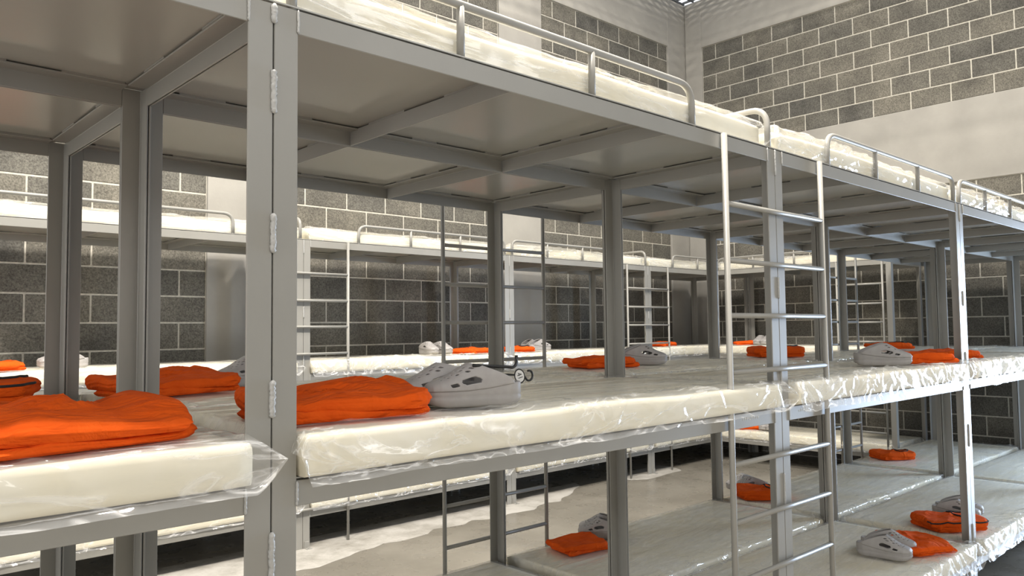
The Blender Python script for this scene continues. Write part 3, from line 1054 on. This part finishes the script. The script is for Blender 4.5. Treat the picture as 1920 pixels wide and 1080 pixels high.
def clog_meshes():
    # --- sole: loops of the outline, each with its own scale and height
    ts = np.concatenate([np.linspace(0, 1, 40)])
    xs = CL * 0.5 * (1 - np.cos(np.pi * ts))
    outl = [(x, -clog_w(x) + clog_off(x)) for x in xs] + [(x, clog_w(x) + clog_off(x)) for x in xs[::-1]]
    n = len(outl)
    cx = CL / 2
    V, F = [], []
    def loop(s, zf, inset=0.0):
        for (x, y) in outl:
            yy = clog_off(x)
            sgn = 1 if y > yy else -1
            x2 = cx + (x - cx) * (1 - inset * 2 / CL) * (1 + (s - 1) * 0.5)
            y2 = yy + sgn * max(0.001, (abs(y - yy) * s - inset))
            V.append((x2, y2, zf(x) if callable(zf) else zf))
    ups = lambda x: 0.010 * np.clip((x - 0.21) / 0.06, 0, 1) ** 2 + 0.006 * np.clip((0.04 - x) / 0.04, 0, 1) ** 2
    loops = [(0.90, lambda x: ups(x) + 0.0, 0), (0.985, lambda x: ups(x) + 0.006, 0), (1.03, lambda x: 0.016 + ups(x) * 0.6, 0), (1.045, lambda x: 0.024 + ups(x) * 0.4, 0), (1.0, lambda x: 0.029 + ups(x) * 0.2, 0),
             (1.035, lambda x: 0.033, 0), (1.03, lambda x: clog_rim(x) - 0.004, 0), (1.0, lambda x: clog_rim(x), 0), (1.0, lambda x: clog_rim(x) - 0.001, 0.006), (1.0, lambda x: 0.026, 0.008)]
    for s, zf, ins in loops:
        loop(s, zf, ins)
    for k in range(len(loops) - 1):
        for i in range(n):
            a = k * n + i
            b2 = k * n + (i + 1) % n
            F.append((a, b2, b2 + n, a + n))
    F.append(tuple(range(n - 1, -1, -1)))
    F.append(tuple(range((len(loops) - 1) * n, len(loops) * n)))
    sole = me_from('sole', V, F, smooth=True, m='clog')
    # --- upper: a shell over the toes with real holes
    ni, nj = 64, 52
    t = np.linspace(0, 1, ni)
    ph = np.linspace(0.0, math.pi, nj)
    T, PH = np.meshgrid(t, ph, indexing='ij')
    s = np.sin(PH)
    x0 = 0.022 + 0.126 * s ** 1.35
    X = x0 + (CL - 0.001 - x0) * np.sin(T * math.pi / 2) ** 0.95
    c = np.cos(PH)
    se = np.sign(c) * np.abs(c) ** 0.75
    Y = clog_off(X) + clog_w(X) * 1.01 * se
    Z = clog_rim(X) - 0.003 + (clog_top(X) - clog_rim(X)) * s ** 0.8
    Vv = np.stack([X, Y, Z], -1).reshape(-1, 3)
    faces = []
    holes = set()
    def cell(i, j, a=1, b3=1):
        for p in range(a):
            for q in range(b3):
                holes.add((i + p, j + q))
    for i_, js in [(7, (14, 19)), (12, (12, 17, 22)), (18, (14, 19)), (24, (16, 21)), (30, (18, 22))]:
        for j_ in js:
            cell(i_, j_, 2, 2)
            cell(i_, nj - 3 - j_, 2, 2)
    for side in (0, 1):
        J = (lambda j: j) if side == 0 else (lambda j: nj - 2 - j)
        for i in range(13, 24):
            for j in range(3, 7):
                if ((i - 18) / 6.0) ** 2 + ((j - 4.6) / 2.4) ** 2 < 1:
                    holes.add((i, J(j)))
        for i in range(27, 32):
            for j in range(3, 6):
                if ((i - 29) / 2.8) ** 2 + ((j - 4) / 1.6) ** 2 < 1:
                    holes.add((i, J(j)))
    for i in range(ni - 1):
        for j in range(nj - 1):
            if (i, j) in holes:
                continue
            a = i * nj + j
            faces.append((a, a + nj, a + nj + 1, a + 1))
    me = me_from('upper', Vv.tolist(), faces, smooth=True, m='clog')
    o = bpy.data.objects.new('tmp', me)
    COL.objects.link(o)
    md = o.modifiers.new('s', 'SOLIDIFY')
    md.thickness = 0.0045
    md.offset = -1
    md2 = o.modifiers.new('u', 'SUBSURF')
    md2.levels = 1
    dg = bpy.context.evaluated_depsgraph_get()
    me2 = bpy.data.meshes.new_from_object(o.evaluated_get(dg))
    me2.name = 'upper'
    bpy.data.objects.remove(o)
    me2.polygons.foreach_set('use_smooth', [True] * len(me2.polygons))
    return sole, me2
SOLE, UPPER = clog_meshes()

def clog(label, heel, toe_deg, z, group, mirror=False):
    """heel: (x, y) of the back of the heel; toe_deg: direction of the toe"""
    t = thing('clog', label, 'clog', (heel[0], heel[1], z), math.radians(toe_deg), group)
    t.scale = (0.93, -0.93 if mirror else 0.93, 0.93)
    link('sole', SOLE, t)
    link('upper', UPPER, t)
    return t

# --- middle tier
shirt('large loosely folded orange shirt on the nearest mattress at the left edge', 'big', (-0.36, 0.20, ZM), 4)
shirt('folded orange shirt beside the pair of clogs with the size tag', 'mid', (0.25, 0.20, ZM), -14)
shirt('folded orange shirt with black trim at the left edge, behind the large orange shirt', 'stack', (-0.30, 1.36, ZM), -20, collar=True, trim=True)
shirt('crumpled orange shirt seen left of the foreground post on the second row', 'mid', (0.24, 1.26, ZM), 12)
shirt('orange shirt on the leftmost wall-side bunk at the left edge', 'thin', (0.16, 3.88, ZM), 0)
shirt('orange shirt just left of the far pale post, beside light clogs', 'thin', (3.74, 3.86, ZM), 8, collar=True)
shirt('orange shirt just right of the far pale post, beside light clogs', 'thin', (4.26, 3.86, ZM), -8, collar=True)
shirt('small orange shirt in the far corner behind the pale ladder', 'thin', (6.62, 3.95, ZM), 0)
shirt('orange shirt lying half behind the middle post right of centre', 'neat', (2.44, 1.26, ZM), -20)
shirt('orange shirt with black collar behind the rungs of the front ladder, middle tier', 'stack', (4.22, 1.24, ZM), -45, collar=True)
shirt('orange shirt on the middle tier of the crosswise bunk at the aisle end', 'thin', (7.50, 3.36, ZM), -60)
shirt('orange shirt with black collar on the far right of the second row, middle tier', 'neat', (6.36, 1.34, ZM), -40, collar=True)
shirt('orange shirt between light clogs and the right front post, middle tier', 'neat', (3.72, 0.16, ZM), -30)
shirt('orange shirt just behind the right front post, middle tier', 'neat', (4.28, 0.20, ZM), -20)
# --- bottom tier
shirt('small neat orange shirt on the bottom tier beside the centre post', 'neat', (2.40, 1.40, ZB), -15, sc=0.85)
shirt('orange shirt with black V collar behind the front ladder, bottom tier', 'stack', (4.22, 1.38, ZB), -45, collar=True)
shirt('orange shirt on the bottom tier of the crosswise bunk', 'thin', (7.50, 3.34, ZB), -70)
shirt('orange shirt with black collar alone on the white bottom mattress at right', 'stack', (6.44, 1.38, ZB), -40, collar=True, sc=0.95)
shirt('plain orange shirt beside the grey clogs at bottom right', 'neat', (3.62, 0.17, ZB), 60)
shirt('orange shirt with black collar behind the right front post, bottom tier', 'stack', (4.22, 0.20, ZB), -38, collar=True, trim=True)

def pair(lab1, lab2, heel, deg, z, gap=0.112, group=None):
    d = math.radians(deg)
    clog(lab1, heel, deg, z, group, True)
    clog(lab2, (heel[0] - math.sin(d) * gap, heel[1] + math.cos(d) * gap), deg + 3, z, group)
G_ = 'pair of clogs '
clog('nearer grey clog of the tagged pair beside the orange shirt', (0.735, 0.075), 157, ZM, 'tagged pair of clogs', True)
clog('farther grey clog of the tagged pair, darker, partly hidden', (0.715, 0.185), 160, ZM, 'tagged pair of clogs')
clog('grey clog peeking out from behind the foreground post', (0.70, 1.40), 190, ZM, None)
pair('light clog on the leftmost wall-side bunk behind the left posts', 'light clog behind its twin on the leftmost wall-side bunk', (0.66, 3.80), 175, ZM, -0.11, 'clogs on the leftmost wall-side bunk')
pair('light clog left of the far pale post, left one of its pair', 'light clog left of the far pale post, right one of its pair', (3.34, 4.06), -95, ZM, 0.12, 'clogs left of the far pale post')
pair('light clog right of the far pale post, left one of its pair', 'light clog right of the far pale post, right one of its pair', (4.46, 3.86), 0, ZM, 0.11, 'clogs right of the far pale post')
pair('dark clog half hidden behind the middle post right of centre', 'dark clog farther behind the middle post right of centre', (2.66, 1.30), -40, ZM, 0.11, 'clogs behind the middle post')
pair('light clog on the crosswise bunk middle tier, nearer one', 'light clog on the crosswise bunk middle tier, farther one', (7.62, 3.10), 180, ZM, -0.11, 'clogs on the crosswise bunk, middle tier')
pair('light clog with holes left of the right front post, nearer one', 'light clog with holes left of the right front post, farther one', (3.28, 0.28), -62, ZM, 0.115, 'clogs left of the right front post, middle tier')
pair('grey clog on the bottom tier behind the centre post, nearer one', 'grey clog on the bottom tier behind the centre post, farther one', (2.72, 1.34), 130, ZB, -0.11, 'clogs behind the centre post, bottom tier')
pair('light clog behind the black-collared shirt on the bottom tier, nearer one', 'light clog behind the black-collared shirt on the bottom tier, farther one', (4.42, 1.44), 150, ZB, -0.11, 'clogs behind the front ladder, bottom tier')
pair('light clog on the crosswise bunk bottom tier, nearer one', 'light clog on the crosswise bunk bottom tier, farther one', (7.62, 3.06), 180, ZB, -0.11, 'clogs on the crosswise bunk, bottom tier')
pair('front grey clog of the pair at bottom right', 'rear grey clog of the pair at bottom right, next to the plain orange shirt', (3.33, 0.33), -78, ZB, 0.115, 'clogs at bottom right')
pair('grey clog behind the right front post on the bottom tier, nearer one', 'grey clog behind the right front post on the bottom tier, farther one', (4.46, 0.36), -80, ZB, 0.115, 'clogs behind the right front post, bottom tier')

# ------------------------------------------------------------------ hangers with the size tag
t = thing('shoe_hanger', 'black plastic shoe hanger with round white size 41 tag beside the clogs', 'hanger', (0.612, 0.155, ZM + 0.055))
link('stem', tube_me('stem', [(0, 0, 0.03), (0.05, -0.012, 0.026), (0.10, -0.02, 0.022), (0.155, -0.03, 0.018)], 0.0035, 'black_plastic', 8, flat=0.8), t)
pts = [(0.19, -0.036, 0.012)] + [(0.205 + 0.014 * math.cos(a), -0.038, 0.014 + 0.014 * math.sin(a)) for a in np.linspace(-2.4, 1.9, 14)]
link('hook', tube_me('hook', pts, 0.003, 'black_plastic', 8), t)
def disc_me(name, r, th, m, sx=0.72, n=32):
    V = [(r * sx * math.cos(2 * math.pi * k / n), s * th / 2, r * math.sin(2 * math.pi * k / n)) for s in (-1, 1) for k in range(n)]
    F = [tuple(range(n)), tuple(range(2 * n - 1, n - 1, -1))] + [(k, k + n, (k + 1) % n + n, (k + 1) % n) for k in range(n)]
    me = me_from(name, V, F, m=m)
    bm = bmesh.new()
    bm.from_mesh(me)
    bmesh.ops.recalc_face_normals(bm, faces=bm.faces)
    bm.to_mesh(me)
    bm.free()
    return me
TAGROT = (math.radians(-4), math.radians(-10), math.radians(-35))
ring = link('tag_ring', disc_me('tag_ring', 0.0205, 0.004, 'black_plastic'), t, loc=(0.173, -0.034, 0.014), rot=TAGROT)
face = link('tag_face', disc_me('tag_face', 0.0168, 0.0052, 'white_plastic'), t, loc=(0.173, -0.034, 0.014), rot=TAGROT)
cu = bpy.data.curves.new('size_number', 'FONT')
cu.body = '41'
cu.size = 0.019
cu.align_x = 'CENTER'
cu.align_y = 'CENTER'
cu.extrude = 0.0002
to = bpy.data.objects.new('tmp_text', cu)
COL.objects.link(to)
dg = bpy.context.evaluated_depsgraph_get()
tme = bpy.data.meshes.new_from_object(to.evaluated_get(dg))
bpy.data.objects.remove(to)
tme.materials.clear()
tme.materials.append(M['black_plastic'])
num = link('size_number', tme, face, loc=(0, -0.0029, 0), rot=(math.radians(90), math.radians(80), 0))
t2 = thing('shoe_hanger', 'black plastic hanger bar standing out of the farther tagged clog', 'hanger', (0.60, 0.10, ZM + 0.094))
pts = [(0, 0, 0.012), (0.05, -0.006, 0.008), (0.11, -0.012, 0.004)] + [(0.125 + 0.016 * math.cos(a), -0.014, 0.018 + 0.016 * math.sin(a)) for a in np.linspace(-1.7, 0.15, 8)] + [(0.1405, -0.014, 0.034)]
link('bar', tube_me('bar', pts, 0.0042, 'black_plastic', 8), t2)

# ------------------------------------------------------------------ high-bay lamps above the grating
shade_pts = [(0.10, 0.26), (0.12, 0.22), (0.22, 0.10), (0.33, 0.0), (0.325, 0.0), (0.21, 0.09), (0.10, 0.20)]
n = 28
V = [(r_ * math.cos(2 * math.pi * k / n), r_ * math.sin(2 * math.pi * k / n), z_) for r_, z_ in shade_pts for k in range(n)]
F = [(a * n + k, a * n + (k + 1) % n, (a + 1) * n + (k + 1) % n, (a + 1) * n + k) for a in range(len(shade_pts) - 1) for k in range(n)]
shade = me_from('lamp_shade', V, F, smooth=True, m='steel')
V = [(0.09 * math.cos(2 * math.pi * k / n), 0.09 * math.sin(2 * math.pi * k / n), 0.2) for k in range(n)] + [(0.05 * math.cos(2 * math.pi * k / n), 0.05 * math.sin(2 * math.pi * k / n), 0.1) for k in range(n)]
F = [(k, (k + 1) % n, (k + 1) % n + n, k + n) for k in range(n)] + [tuple(range(n, 2 * n))]
bulb = me_from('bulb', V, F, smooth=True, m='glow')
LN = ['over the bunks left of centre', 'over the bunks on the right', 'over the bunks far left']
for (lx, ly, pw), ln in zip(LAMPS, LN):
    t = thing('high_bay_lamp', 'steel high-bay lamp hanging above the ceiling grating ' + ln, 'lamp', (lx, ly, 7.18), 0, 'lamps above the grating')
    link('lamp_shade', shade, t)
    link('bulb', bulb, t)
    link('hanging_rod', tube_me('hanging_rod', [(0, 0, 0.25), (0, 0, 1.18)], 0.012, 'steel', 8), t)
